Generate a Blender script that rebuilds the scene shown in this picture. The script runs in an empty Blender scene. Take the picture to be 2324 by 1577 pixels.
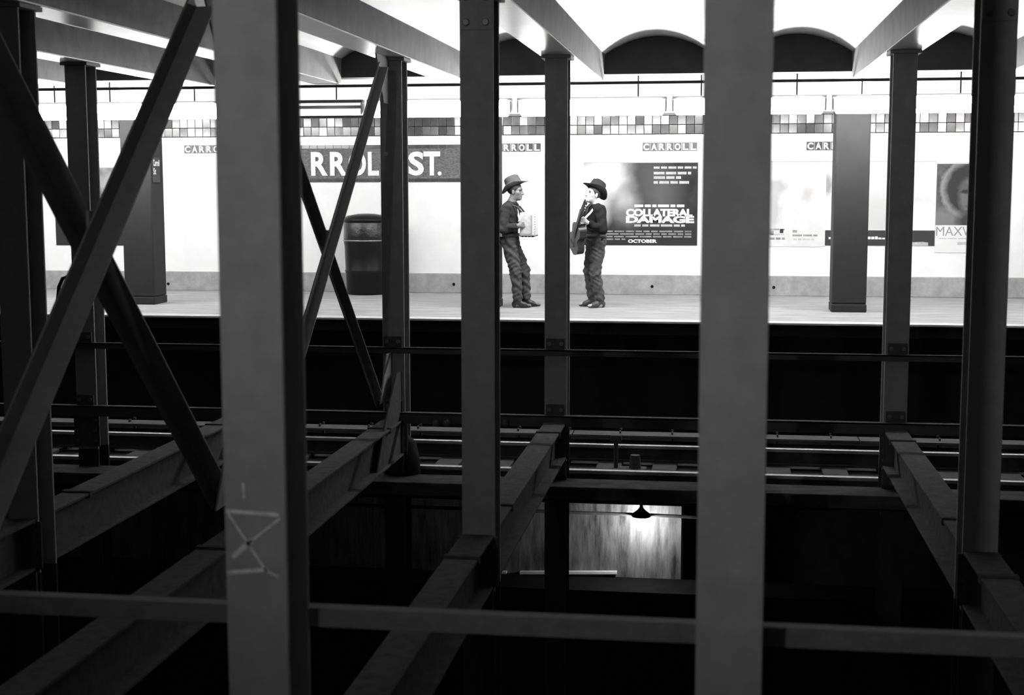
import bpy, math, random
import numpy as np
from mathutils import Vector, Matrix
random.seed(7); np.random.seed(7)
scn = bpy.context.scene
col = scn.collection
W, H = 2324, 1577
# ------------------------------------------------------------------ camera
F, PITCH, YAW, ROLL, CAMH = 3233.5, 0.1145, 0.1447, -0.0016, 1.577
cp, sp, cy_, sy_ = math.cos(PITCH), math.sin(PITCH), math.cos(YAW), math.sin(YAW)
fwd = Vector((-sy_*cp, cy_*cp, -sp)); rgt = Vector((cy_, sy_, 0)); up = rgt.cross(fwd)
cr, sr = math.cos(ROLL), math.sin(ROLL)
rgt, up = rgt*cr + up*sr, -rgt*sr + up*cr
cam = bpy.data.cameras.new('camera'); camo = bpy.data.objects.new('camera', cam); col.objects.link(camo)
camo.matrix_world = Matrix(((rgt.x, up.x, -fwd.x, 0), (rgt.y, up.y, -fwd.y, 0), (rgt.z, up.z, -fwd.z, CAMH), (0, 0, 0, 1)))
cam.sensor_width = 36; cam.lens = 36*F/W; cam.clip_start = .05; cam.clip_end = 200
cam.dof.use_dof = True; cam.dof.focus_distance = 18.5; cam.dof.aperture_fstop = 3.2
scn.camera = camo
# ------------------------------------------------------------------ light levels
FAR_L = 66.0      # radiance of the far platform's fluorescent diffusers
ADDED_FLOOD_W = 700.0   # added flood lamp, unseen behind the camera
BULB_L = 180.0    # bare bulb on the lower level
fl_ = bpy.data.lights.new('flood_light', 'SPOT'); flo = bpy.data.objects.new('flood_light', fl_); col.objects.link(flo)
fl_.energy = ADDED_FLOOD_W; fl_.spot_size = math.radians(56); fl_.spot_blend = 1; fl_.shadow_soft_size = .10  # added spot, its soft cone shapes the light falloff on the columns
flo.location = (-2.3, -2.9, 2.5)
flo.rotation_euler = (Vector((.2, 6.0, 2.95))-Vector(flo.location)).to_track_quat('-Z', 'Y').to_euler()
w = bpy.data.worlds.new('world'); scn.world = w; w.use_nodes = True
w.node_tree.nodes['Background'].inputs[0].default_value = (.0032, .0032, .0032, 1)
w.node_tree.nodes['Background'].inputs[1].default_value = 1
vs = scn.view_settings
vs.view_transform = 'Standard'; vs.look = 'None'; vs.exposure = 0; vs.gamma = 1; vs.use_curve_mapping = False

def at(x, y, Y):
    d = rgt*((x-W/2)/F) + up*((H/2-y)/F) + fwd
    return d*(Y/d.y) + Vector((0, 0, CAMH))

# ------------------------------------------------------------------ materials
def g3(v): return (v, v, v, 1)
def mat(name, v, rough=.6, var=0, scale=6, stretch=(1, 1, 1), bump=0, metal=0, spec=.5, dark=None, thr=None):
    m = bpy.data.materials.new(name); m.use_nodes = True
    nt = m.node_tree; b = nt.nodes['Principled BSDF']
    b.inputs['Base Color'].default_value = g3(v); b.inputs['Roughness'].default_value = rough
    b.inputs['Metallic'].default_value = metal; b.inputs['Specular IOR Level'].default_value = spec
    if var or bump:
        tc = nt.nodes.new('ShaderNodeTexCoord'); mp = nt.nodes.new('ShaderNodeMapping'); mp.inputs['Scale'].default_value = stretch
        nz = nt.nodes.new('ShaderNodeTexNoise'); nz.inputs['Scale'].default_value = scale; nz.inputs['Detail'].default_value = 6
        nz.inputs['Roughness'].default_value = .65
        nt.links.new(tc.outputs['Object'], mp.inputs[0]); nt.links.new(mp.outputs[0], nz.inputs['Vector'])
        if var:
            r = nt.nodes.new('ShaderNodeValToRGB')
            r.color_ramp.elements[0].position = .3; r.color_ramp.elements[1].position = .7
            r.color_ramp.elements[0].color = g3(max(0, v*(1-var))); r.color_ramp.elements[1].color = g3(min(1, v*(1+var)))
            if thr is not None:
                r.color_ramp.elements[0].position = thr; r.color_ramp.elements[1].position = thr+.02
                r.color_ramp.elements[0].color = g3(dark); r.color_ramp.elements[1].color = g3(v)
            nt.links.new(nz.outputs['Fac'], r.inputs[0]); nt.links.new(r.outputs[0], b.inputs['Base Color'])
        if bump:
            bp = nt.nodes.new('ShaderNodeBump'); bp.inputs['Strength'].default_value = bump; bp.inputs['Distance'].default_value = .02
            nt.links.new(nz.outputs['Fac'], bp.inputs['Height']); nt.links.new(bp.outputs[0], b.inputs['Normal'])
    return m
def emit(name, L, c=1):
    m = bpy.data.materials.new(name); m.use_nodes = True; nt = m.node_tree
    b = nt.nodes['Principled BSDF']; b.inputs['Base Color'].default_value = g3(.8)
    b.inputs['Emission Color'].default_value = g3(c); b.inputs['Emission Strength'].default_value = L
    return m
M = {}
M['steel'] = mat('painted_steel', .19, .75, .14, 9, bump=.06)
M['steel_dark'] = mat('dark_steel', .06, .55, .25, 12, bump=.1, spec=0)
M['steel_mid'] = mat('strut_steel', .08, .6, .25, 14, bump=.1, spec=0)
M['steel_bar'] = mat('bar_steel', .05, .7, .2, 14, spec=.2)
M['steel_rail'] = mat('dull_rail_steel', .095, .8, .2, 14, spec=.1)
M['rivet'] = mat('rivet_steel', .09, .4)
M['chalk'] = mat('chalk', .46, .9, .35, 30)
M['white_wall'] = mat('white_glazed_tile', .80, .25, .04, 3)
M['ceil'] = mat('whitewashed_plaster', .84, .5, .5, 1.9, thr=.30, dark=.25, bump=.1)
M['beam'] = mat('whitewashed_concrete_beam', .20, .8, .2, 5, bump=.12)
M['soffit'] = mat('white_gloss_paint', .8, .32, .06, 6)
M['girder'] = mat('girder_paint', .05, .8, .2, 5)
M['dark_tile'] = mat('dark_glazed_tile', .055, .2, .4, 7, spec=.8)
M['mosaic'] = mat('mosaic_tile', .085, .22, .55, 26, (1, 1, 2), bump=.55, spec=.7)
M['letter'] = mat('white_letter_tile', .72, .4, .08, 20)
M['black_tile'] = mat('black_letter_tile', .02, .3)
M['dado'] = mat('grey_cement_dado', .30, .8, .22, 7, bump=.2)
M['floor'] = mat('worn_cement_floor', .30, .75, .28, 5, (.35, 1.6, 1), bump=.15)
M['edge'] = mat('painted_platform_edge', .46, .7, .2, 9, (.3, 1, 1))
M['clad'] = mat('column_paint', .024, .7, .12, 6, bump=.05, spec=.25)
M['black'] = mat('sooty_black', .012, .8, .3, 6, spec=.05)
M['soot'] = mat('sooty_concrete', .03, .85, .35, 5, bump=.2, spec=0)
M['curb'] = mat('pale_concrete_curb', .045, .85, .4, 8, (.5, 1, 1), bump=.3, spec=0)
M['tie'] = mat('weathered_tie', .05, .85, .35, 8, (.6, 2, 1), bump=.3, spec=0)
M['rail'] = mat('rail_steel', .28, .35, .15, 9, metal=.8)
M['railweb'] = mat('rusty_rail', .04, .7, .3, 9, spec=0)
M['board'] = mat('wooden_cover_board', .075, .8, .3, 7, (.4, 3, 1), spec=0)
M['lowwall'] = mat('stained_lower_wall', .17, .85, .85, 3.2, (2.6, 1, .45), bump=.3)
M['strip'] = mat('white_painted_strip', .85, .6)
M['diff'] = emit('lit_diffuser', FAR_L)
M['lens'] = emit('lit_flood_lens', 20)
M['dead'] = mat('unlit_diffuser', .5, .4)
M['housing'] = mat('fixture_housing', .18, .5)
M['enamel'] = mat('white_enamel', .7, .4)
M['bulb'] = emit('lit_bulb', BULB_L)
M['can'] = mat('black_plastic', .006, .4, .2, 5, bump=.05, spec=.2)
M['bag'] = mat('black_bag', .012, .22, .2, 14, bump=.5)
M['paper_w'] = mat('white_paper', .66, .6, .03, 4)
M['paper_p'] = mat('pale_paper', .60, .6, .04, 3)
M['ink'] = mat('black_ink', .02, .5)
M['ink_g'] = mat('grey_ink', .22, .6, .4, 9)
M['ink_l'] = mat('faint_ink', .42, .6, .25, 12)
M['frame'] = mat('poster_frame', .42, .4)
M['skin'] = mat('skin', .14, .5, .06, 20)  # tone lowered to carry the shade under the hat brim
M['skin2'] = mat('skin_pale', .42, .5, .06, 20)  # tone raised to carry the strong light on this face
M['shirt'] = mat('denim_shirt', .030, .9, .25, 24, bump=.25, spec=.1)
M['jeans'] = mat('denim_jeans', .07, .9, .35, 20, bump=.25, spec=.1)
M['shirt2'] = mat('dark_shirt', .014, .85, .25, 24, bump=.25, spec=.1)
M['jeans2'] = mat('worn_jeans', .075, .9, .35, 20, bump=.25, spec=.1)
M['boot'] = mat('leather_boot', .022, .35, .2, 9)
M['boot2'] = mat('brown_boot', .05, .45, .2, 9)
M['felt'] = mat('grey_felt', .06, .9, .1, 12)
M['felt2'] = mat('black_felt', .012, .9, .1, 12)
M['hair'] = mat('dark_hair', .012, .6)
M['belt'] = mat('belt_leather', .03, .5)
M['buckle'] = mat('metal_buckle', .7, .25, metal=1)
M['pearl'] = mat('pearl_celluloid', .62, .2, .05, 9)
M['bellows'] = mat('bellows_card', .55, .6)
M['wood_d'] = mat('dark_guitar_wood', .02, .3)
M['wood_l'] = mat('spruce_top', .07, .35, .1, 7, (9, 1, 1))
M['scarf'] = mat('neckerchief', .02, .8)

# ------------------------------------------------------------------ mesh helpers
class MB:
    def __init__(s): s.v = []; s.f = []
    def box(s, a, b):
        (x0, y0, z0), (x1, y1, z1) = a, b
        return s.hexa([(x0, y0, z0), (x1, y0, z0), (x1, y1, z0), (x0, y1, z0), (x0, y0, z1), (x1, y0, z1), (x1, y1, z1), (x0, y1, z1)])
    def hexa(s, p):
        n = len(s.v); s.v += [tuple(q) for q in p]
        s.f += [tuple(n+i for i in q) for q in ((0, 3, 2, 1), (4, 5, 6, 7), (0, 1, 5, 4), (1, 2, 6, 5), (2, 3, 7, 6), (3, 0, 4, 7))]
        return s
    def bar(s, A, B, wv, tv):
        A, B, wv, tv = map(Vector, (A, B, wv, tv))
        return s.hexa([A-wv-tv, B-wv-tv, B+wv-tv, A+wv-tv, A-wv+tv, B-wv+tv, B+wv+tv, A+wv+tv])
    def tube(s, pts, r, n=10, cap=True):
        pts = [Vector(p) for p in pts]; rr = r if isinstance(r, (list, tuple)) else [r]*len(pts)
        base = len(s.v); prev = None
        for i, p in enumerate(pts):
            t = (pts[min(i+1, len(pts)-1)]-pts[max(i-1, 0)])
            t = t.normalized() if t.length > 1e-9 else Vector((0, 0, 1))
            a = prev if prev is not None else (Vector((0, 0, 1)) if abs(t.z) < .9 else Vector((1, 0, 0)))
            u = (a - t*a.dot(t)).normalized(); prev = u; v2 = t.cross(u)
            for k in range(n):
                th = 2*math.pi*k/n; s.v.append(tuple(p + (u*math.cos(th)+v2*math.sin(th))*rr[i]))
        for i in range(len(pts)-1):
            for k in range(n):
                a = base+i*n+k; b = base+i*n+(k+1) % n
                s.f.append((a, b, b+n, a+n))
        if cap:
            s.f.append(tuple(base+k for k in range(n))[::-1]); e = base+(len(pts)-1)*n
            s.f.append(tuple(e+k for k in range(n)))
        return s
    def lathe(s, prof, c=(0, 0, 0), n=24, sx=1, sy=1):
        base = len(s.v)
        for (r, z) in prof:
            for k in range(n):
                th = 2*math.pi*k/n; s.v.append((c[0]+r*sx*math.cos(th), c[1]+r*sy*math.sin(th), c[2]+z))
        for i in range(len(prof)-1):
            for k in range(n):
                a = base+i*n+k; b = base+i*n+(k+1) % n
                s.f.append((a, b, b+n, a+n))
        s.f.append(tuple(base+k for k in range(n))[::-1]); e = base+(len(prof)-1)*n
        s.f.append(tuple(e+k for k in range(n)))
        return s
    def poly(s, pts, thick, axis=(0, 1, 0)):
        ax = Vector(axis)*thick; n = len(s.v); k = len(pts)
        s.v += [tuple(p) for p in pts] + [tuple(Vector(p)+ax) for p in pts]
        s.f.append(tuple(range(n, n+k))); s.f.append(tuple(range(n+2*k-1, n+k-1, -1)))
        for i in range(k):
            j = (i+1) % k; s.f.append((n+j, n+i, n+k+i, n+k+j))
        return s
    def build(s, name, m, parent=None, smooth=False, bevel=0, loc=None):
        me = bpy.data.meshes.new(name); me.from_pydata(s.v, [], s.f); me.validate(); me.update()
        return link(name, me, m, parent, smooth, bevel, loc)
def link(name, me, m, parent=None, smooth=False, bevel=0, loc=None):
    if m is not None:
        me.materials.clear(); me.materials.append(M[m] if isinstance(m, str) else m)
    o = bpy.data.objects.new(name, me); col.objects.link(o)
    if smooth: me.polygons.foreach_set('use_smooth', [True]*len(me.polygons))
    if parent is not None: o.parent = parent
    if loc is not None: o.location = loc
    if bevel:
        b = o.modifiers.new('bevel', 'BEVEL'); b.width = bevel; b.segments = 2; b.limit_method = 'ANGLE'
    return o
def tag(o, label, cat, group=None):
    o['label'] = label; o['category'] = cat
    if group: o['group'] = group
    return o
def thing(name, loc, label, cat, group=None, rz=0):
    o = bpy.data.objects.new(name, None); col.objects.link(o); o.location = loc; o.rotation_euler.z = rz
    o.empty_display_size = .1
    return tag(o, label, cat, group)
def struct(o): o['kind'] = 'structure'; return o
def bx(name, a, b, m, parent=None, bevel=0, **k): return MB().box(a, b).build(name, m, parent, bevel=bevel, **k)
def copy_tree(o, parent=None):
    c = o.copy(); col.objects.link(c); c.parent = parent
    for ch in list(o.children): copy_tree(ch, c)
    return c
_text = {}
def text_mesh(body, w=None, h=None, bold=.0, spacing=1.0, depth=0.0):
    """flat lettering in XZ plane facing -Y, lower-left corner at the origin, fitted to w x h"""
    cu = bpy.data.curves.new('t', 'FONT'); cu.body = body; cu.size = 1; cu.offset = bold; cu.space_character = spacing
    cu.fill_mode = 'FRONT' if depth == 0 else 'BOTH'; cu.extrude = depth; cu.resolution_u = 4
    ob = bpy.data.objects.new('t', cu); col.objects.link(ob); dg = bpy.context.evaluated_depsgraph_get(); dg.update()
    me = bpy.data.meshes.new_from_object(ob.evaluated_get(dg)); bpy.data.objects.remove(ob); bpy.data.curves.remove(cu)
    n = len(me.vertices); a = np.zeros(n*3); me.vertices.foreach_get('co', a); a = a.reshape(-1, 3)
    lo, hi = a.min(0), a.max(0); s = np.ones(2)
    if w: s[0] = w/(hi[0]-lo[0])
    if h: s[1] = h/(hi[1]-lo[1])
    if not w: s[0] = s[1]
    if not h: s[1] = s[0]
    b = np.zeros_like(a); b[:, 0] = (a[:, 0]-lo[0])*s[0]; b[:, 2] = (a[:, 1]-lo[1])*s[1]; b[:, 1] = -(a[:, 2]-lo[2])
    me.vertices.foreach_set('co', b.ravel()); me.update()
    return me

# ------------------------------------------------------------------ layout constants (metres, platform floor at z = 0)
S = 1.524; X0 = .047
Y1, Y2, Y3 = 4.356, 8.655, 12.919
XL, XR = -17.0, 9.0
YE, YW = 16.344, 20.38
ZB, ZT, ZC = 2.735, 3.015, 3.215
YG = 16.30
def cx(k): return X0 + k*S

# ------------------------------------------------------------------ the setting
pf = struct(bx('floor', (XL, YE+.24, -.16), (XR, YW+.2, 0), 'floor'))
bx('edge_strip', (XL, YE, -.022), (XR, YE+.236, .004), 'edge', pf, bevel=.006)
bx('edge_beam', (XL, YE+.05, -.16), (XR, YE+.236, -.023), 'black', pf)
wb = struct(bx('wall_back', (XL, YW, .26), (XR, YW+.3, 3.6), 'white_wall'))
dd = struct(bx('baseboard_back', (XL, YW-.03, 0), (XR, YW+.3, .28), 'dado', bevel=.008))
for (px_, py_) in ((382, 644), (1030, 645), (1480, 650), (1756, 652), (2012, 652)):
    p = at(px_, py_, YW-.03)
    MB().tube([(p.x, YW-.031, p.z), (p.x, YW-.036, p.z)], .022, 12).build('drain_hole', 'black', dd)
# band of dark glazed tiles above the white wall, each tile set a little unevenly
tw, th = .118, .13
tb_ = struct(bx('trim_2', (XL, YW, 2.262), (XR, YW+.02, 2.53), 'black'))
np_ = struct(bx('trim_3', (XL, YW-.03, 2.53), (XR, YW+.02, 2.56), 'housing'))
tmesh = MB().box((-tw/2+.003, -.008, -th/2+.003), (tw/2-.003, .012, th/2-.003))
proto = tmesh.build('tile', 'dark_tile', tb_, bevel=.0025)
first = True; n = 0
x = -10.7
while x < 4.1:
    for r in range(2):
        o = proto if first else proto.copy()
        if not first: col.objects.link(o)
        first = False
        o.location = (x, YW-.004, 2.268+th/2+r*th)
        o.rotation_euler = (random.gauss(0, .035), 0, random.gauss(0, .05)); n += 1
    x += tw
for k in range(-9, 4):                                 # white enamel panels above the tile band
    bx('panel', (k*1.25+.0012, YW-.02, 2.565), (k*1.25+1.2488, YW+.02, 2.83), 'white_wall', np_, bevel=.004)

ceil = struct(bx('ceiling', (XL, -3.4, 3.62), (XR, YW+.3, 3.8), 'ceil'))
bx('platform_soffit', (XL, YG+.3, 3.08), (XR, YW+.2, 3.2), 'ceil', ceil)
bx('girder', (XL, YG, 2.80), (XR, YG+.26, 3.62), 'girder', ceil)
bx('near_soffit', (XL, -3.4, 3.08), (XR, .2, 3.2), 'ceil', ceil)
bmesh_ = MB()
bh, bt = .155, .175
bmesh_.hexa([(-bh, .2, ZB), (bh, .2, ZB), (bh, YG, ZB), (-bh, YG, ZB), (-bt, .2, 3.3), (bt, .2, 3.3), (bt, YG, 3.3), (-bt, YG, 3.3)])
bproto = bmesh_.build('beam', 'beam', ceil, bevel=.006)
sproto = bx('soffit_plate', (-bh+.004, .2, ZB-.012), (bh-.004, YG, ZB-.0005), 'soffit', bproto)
vm = MB(); N = 14; vp = []
for j, yy in enumerate((.2, YG)):
    for i in range(N+1):
        a = i/N; xx = -S/2+.165 + a*(S-.33); zz = ZT + (ZC-ZT)*(1-(2*a-1)**2)
        vm.v.append((xx, yy, zz))
    for i in range(N+1):
        a = i/N; xx = -S/2+.165 + a*(S-.33); zz = ZT + (ZC-ZT)*(1-(2*a-1)**2)
        vm.v.append((xx, yy, zz+.08))
q = 2*(N+1)
for i in range(N):
    vm.f.append((i, i+q, i+q+1, i+1)); vm.f.append((N+1+i, N+2+i, N+2+i+q, N+1+i+q))
    vm.f.append((i, i+1, N+2+i, N+1+i)); vm.f.append((q+i, q+N+1+i, q+N+2+i, q+i+1))
vproto = vm.build('vault', 'ceil', ceil, smooth=False)
for p in vproto.data.polygons: p.use_smooth = abs(p.normal.y) < .5
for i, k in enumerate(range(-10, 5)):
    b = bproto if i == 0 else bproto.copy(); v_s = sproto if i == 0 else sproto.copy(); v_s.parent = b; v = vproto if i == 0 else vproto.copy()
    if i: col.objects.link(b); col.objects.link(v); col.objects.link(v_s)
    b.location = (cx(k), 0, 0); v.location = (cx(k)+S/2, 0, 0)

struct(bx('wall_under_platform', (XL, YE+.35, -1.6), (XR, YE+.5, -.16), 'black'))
deck = struct(bx('floor_track', (XL, 12.99, -1.385), (XR, YE+.45, -1.345), 'soot'))
struct(bx('trim_1', (XL, 12.60, -1.275), (XR, 12.985, -1.150), 'curb', bevel=.012))
wl = struct(bx('wall_lower', (XL, 17.4, -6.2), (-.42, 17.7, -1.45), 'lowwall'))
struct(bx('wall_lower_recess', (-.42, 18.6, -6.2), (XR, 18.8, -1.45), 'soot'))
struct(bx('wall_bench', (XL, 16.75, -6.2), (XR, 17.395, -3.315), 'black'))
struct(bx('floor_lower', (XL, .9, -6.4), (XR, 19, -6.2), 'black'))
struct(bx('floor_near', (XL, -3.4, -.16), (XR, .93, 0), 'floor'))
struct(bx('wall_near', (XL, -3.6, -.1), (XR, -3.4, 3.7), 'white_wall'))
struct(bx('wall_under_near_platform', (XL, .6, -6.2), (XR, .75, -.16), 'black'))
struct(bx('floor_near_track', (XL, .75, -1.40), (XR, 4.30, -1.30), 'soot'))
for nm, xx in (('wall_left', XL-.2), ('wall_right', XR)):
    struct(bx(nm, (xx, -3.6, -6.4), (xx+.2, 21, 3.8), 'black'))

# ------------------------------------------------------------------ fluorescent fixtures
def fixture(name, label, group, m, length=1.765):
    t = thing(name, (0, 0, 0), label, 'light', group)
    L = length/2
    # tube halation built in as a swollen, rounded diffuser
    pts = []; ns = 10
    for i in range(ns+1):
        a = math.pi*i/ns; pts.append((-math.cos(a)*.055, -math.sin(a)*.13))
    prof = [(-.055, .05)] + pts + [(.055, .05)]
    d = MB(); n0 = len(prof)
    for xx, sc in ((-L+.03, .75), (-L+.055, 1), (L-.055, 1), (L-.03, .75)):
        d.v += [(xx, p[0]*sc, p[1]*sc) for p in prof]
    for s_ in range(3):
        for i in range(n0-1):
            a = s_*n0+i; d.f.append((a, a+1, a+1+n0, a+n0))
    d.f.append(tuple(range(n0))); d.f.append(tuple(range(3*n0, 4*n0))[::-1])
    if m == 'dead':
        MB().tube([(-L+.03, 0, -.0), (L-.03, 0, -.0)], .019, 10).build('tube', m, t, smooth=True)
        bx('wire_guard', (-L, -.012, -.125), (L, .012, -.105), 'steel_dark', t)
    else:
        d.build('diffuser', m, t, smooth=False)
    MB().box((-L, -.05, .052), (L, .05, .085)).build('housing', 'housing' if m == 'dead' else 'enamel', t, bevel=.006)  # white housing and end caps carry the lamp glow in their colour
    for s_ in (-1, 1):
        MB().box((s_*(L-.013)-.012, -.06, -.09), (s_*(L-.013)+.012, .06, .05)).build('end_cap', 'enamel', t, bevel=.008)
        MB().tube([(s_*L*.62, 0, .09), (s_*L*.62, 0, .60)], .008, 8).build('hanger_rod', 'steel_dark', t)
    return t
FB = [-11.54, -9.70, -7.85, -6.06, -4.265, -2.436, -.605, 1.22, 3.05, 4.88]
flabels = {0: 'lit fluorescent fixture at far end of the row, past the mottled poster',
           1: 'lit fluorescent fixture hanging above the mottled dark poster',
           2: 'lit fluorescent fixture beside the dead one, above the column with a station plate',
           3: 'unlit fluorescent fixture hanging above the CARROLL ST. mosaic',
           4: 'lit fluorescent fixture beside the dead one, above the end of the mosaic',
           5: 'lit fluorescent fixture hanging above the accordion player',
           6: 'lit fluorescent fixture hanging above the large movie poster',
           7: 'lit fluorescent fixture in front of the column by the pale posters',
           8: 'lit fluorescent fixture past the curly-haired portrait poster'}
fx_on = fixture('fluorescent_fixture', '', 'far platform light row', 'diff')
fx_off = fixture('fluorescent_fixture', '', 'far platform light row', 'dead')
used = False
for i in range(9):
    o = fx_off if i == 3 else (fx_on if not used else copy_tree(fx_on))
    if i != 3: used = True
    o.location = ((FB[i]+FB[i+1])/2, 16.98, 2.50); o['label'] = flabels[i]
t = thing('flood_lamp', (-2.33, -3.04, 2.5), 'round flood lamp fixed over the near platform', 'lamp'); t.rotation_euler = flo.rotation_euler  # assumed fitting, modelled around the added spot
MB().lathe([(.05, .16), (.11, .12), (.15, .03), (.155, -.02), (.145, -.02)], n=24).build('shade', 'steel_dark', t, smooth=True)
MB().lathe([(.14, -.022), (.14, -.03)], n=24).build('lens', 'lens', t)
t.rotation_mode = 'XYZ'
MB().tube([(0, .0, .15), (0, .50, .25)], .02, 8).build('bracket', 'steel_dark', t)
# conduit along the girder
cd = tag(MB().tube([(XL+.1, YG-.06, 2.70), (XR-.1, YG-.06, 2.70)], .016, 10).build('ceiling_conduit', 'steel_dark', smooth=True),
         'dark conduit running under the girder above the lights', 'conduit')

# ------------------------------------------------------------------ steel columns
HW, DP = .103, .25
def column(row, k, label, top=ZB-.013, bolts=False, name='steel_column'):
    Y = (Y1, Y2, Y3)[row]; t = thing(name, (cx(k), Y, -6.2), label, 'column', 'steel columns standing between the tracks')
    z0, z1 = 6.2-.98, top+6.2
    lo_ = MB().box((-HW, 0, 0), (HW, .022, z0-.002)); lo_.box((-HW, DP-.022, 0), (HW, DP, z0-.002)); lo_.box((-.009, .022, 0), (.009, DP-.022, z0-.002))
    lo_.build('lower_shaft', 'soot', t)  # dark tone stands in for the dimmer light below the struts
    ft = .022
    bx('front_flange', (-HW, 0, z0), (HW, ft, z1), 'steel', t, bevel=.004)
    bx('back_flange', (-HW, DP-ft, z0), (HW, DP, z1), 'steel', t, bevel=.004)
    bx('web', (-.009, ft, z0), (.009, DP-ft, z1), 'steel', t)
    bx('cap_plate', (-.135, -.03, z1-.03), (.135, DP+.03, z1), 'steel', t, bevel=.004)
    # splice plate with bolts near the head
    if bolts:
        zc = 6.2 + (2.62 if row == 1 else 2.2)
        sp_ = bx('splice_plate', (-HW+.004, -.012, zc-.12), (HW-.004, 0, zc+.12), 'steel', t, bevel=.003)
        for bxx in (-.06, .06):
            for bz in (-.075, .075):
                MB().tube([(bxx, -.012, zc+bz), (bxx, -.03, zc+bz)], [.024, .018], 10).build('bolt', 'rivet', sp_)
    # seat where floor strut meets
    zf = 6.2-.61
    bx('seat_plate', (-.13, -.02, zf-.34), (.13, 0, zf-.02), 'steel_dark', t, bevel=.004)
    for bxx in (-.09, .09):
        for bz in (-.28, -.18, -.08):
            MB().tube([(bxx, -.02, zf+bz), (bxx, -.034, zf+bz)], .017, 8).build('bolt', 'rivet', t)
    return t
cl = {
 (0, -2): 'steel column holding the near end of the larger X brace',
 (0, -1): 'grey steel column with a chalked crossed-box mark low on its face',
 (0, 0): 'broad plain grey steel column in line with the chalk-marked one',
 (0, 1): 'grey steel column at the far end of the chalk-marked row',
 (1, -3): 'middle-row steel column beside the larger X brace',
 (1, -2): 'middle-row steel column where both X braces meet',
 (1, -1): 'middle-row steel column with round bolts at its head',
 (1, 0): 'middle-row steel column directly behind the broad plain one',
 (1, 1): 'dark middle-row steel column in front of the portrait poster',
 (2, -4): 'slim dark steel column with a cable loop, in the row along the track',
 (2, -3): 'slim steel column behind the chalk-marked one, in the row along the track',
 (2, -2): 'slim steel column at the head of the smaller X brace, beside the barrel',
 (2, -1): 'slim steel column rising between the two musicians',
 (2, 0): 'slim steel column in line behind the two broad plain ones',
 (2, 1): 'slim dark steel column in front of the black-banded poster'}
cols = {}
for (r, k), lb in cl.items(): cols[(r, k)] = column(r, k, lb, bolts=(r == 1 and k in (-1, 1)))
# chalk marks on the near column
c0 = cols[(0, -1)]
def chalk(p, q_, wd, nm='chalk_line'):
    A = at(p[0], p[1], Y1); B = at(q_[0], q_[1], Y1)
    A = Vector((A.x-cx(-1), -.0015, A.z+6.2)); B = Vector((B.x-cx(-1), -.0015, B.z+6.2))
    d = (B-A).normalized(); nrm = Vector((-d.z, 0, d.x))*wd
    MB().bar(A, B, nrm, (0, .001, 0)).build(nm, 'chalk', c0)
chalk((514, 1159), (634, 1168), .006); chalk((518, 1164), (606, 1298), .0035); chalk((636, 1176), (560, 1236), .004)
chalk((572, 1226), (528, 1264), .0085); chalk((516, 1299), (606, 1292), .006); chalk((606, 1296), (632, 1308), .003)
chalk((552, 1096), (554, 1130), .004)
# small specks on column faces
for (r, k, px_, py_) in ((2, -2, 877, 349), (1, -1, 1074, 62)):
    Y = (Y1, Y2, Y3)[r]; p = at(px_, py_, Y)
    MB().tube([(p.x-cx(k), -.001, p.z+6.2), (p.x-cx(k), -.004, p.z+6.2)], .02 if r == 2 else .006, 8).build('paint_spot', 'chalk', cols[(r, k)])

# ------------------------------------------------------------------ X braces
def brace(ya, yb, l1, l2, X, label, sc=1.0):
    """angle-iron cross between the columns at ya (near) and yb (far)"""
    t = thing('cross_brace', (X, ya, -.6), label, 'brace', 'cross braces between columns')
    def diag(A, B, side, nm, fs):
        sl_ = (B[1]-A[1])/(B[0]-A[0]); f_ = lambda y: A[1]+sl_*(y-A[0])
        y0_, y1_ = ya+DP+.02, yb-.09
        if f_(y0_) > 2.62: y0_ = A[0]+(2.62-A[1])/sl_
        if f_(y1_) > 2.62: y1_ = A[0]+(2.62-A[1])/sl_
        if f_(y0_) < -.42: y0_ = A[0]+(-.42-A[1])/sl_
        if f_(y1_) < -.42: y1_ = A[0]+(-.42-A[1])/sl_
        A, B = (y0_, f_(y0_)), (y1_, f_(y1_))
        A = Vector((0, A[0]-ya, A[1]+.6)); B = Vector((0, B[0]-ya, B[1]+.6)); d = (B-A).normalized()
        nrm = Vector((0, -d.z, d.y)); off = Vector((side, 0, 0))
        if nrm.z < 0: nrm = -nrm
        m = MB(); m.bar(A+off, B+off, nrm*.055*sc, (.006, 0, 0))                   # leg lying in the brace plane
        m.bar(A+off+Vector((.06*sc, 0, 0))+nrm*(.055*sc-.006)*fs, B+off+Vector((.06*sc, 0, 0))+nrm*(.055*sc-.006)*fs, nrm*.006, (.055*sc, 0, 0))
        return m.build(nm, 'steel', t, bevel=.003)
    diag((ya, l1[0]), (yb, l1[1]), .012, 'diagonal_angle', -1); diag((ya, l2[0]), (yb, l2[1]), -.135*sc, 'diagonal_angle', 1)
    u_ = (l2[0]-l1[0])/((l1[1]-l1[0])-(l2[1]-l2[0])); ym, zm = u_*(yb-ya), l1[0]+u_*(l1[1]-l1[0])+.6
    bx('packing_plate', (-.012, ym-.06*sc, zm-.07*sc), (.004, ym+.06*sc, zm+.07*sc), 'steel', t)
    for (yy, zz, sy, sz) in ((ya+.255, -.40, 1, 1), (ya+.255, 2.72, 1, -1), (yb-.075, -.40, -1, 1), (yb-.075, 2.72, -1, -1)):
        y0 = yy-ya; z0 = zz+.6
        MB().poly([(-.02, y0, z0), (-.02, y0+sy*.42, z0), (-.02, y0+sy*.16, z0+sz*.42), (-.02, y0, z0+sz*.42)], .012, (1, 0, 0)).build('gusset_plate', 'steel', t)
    return t
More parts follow.
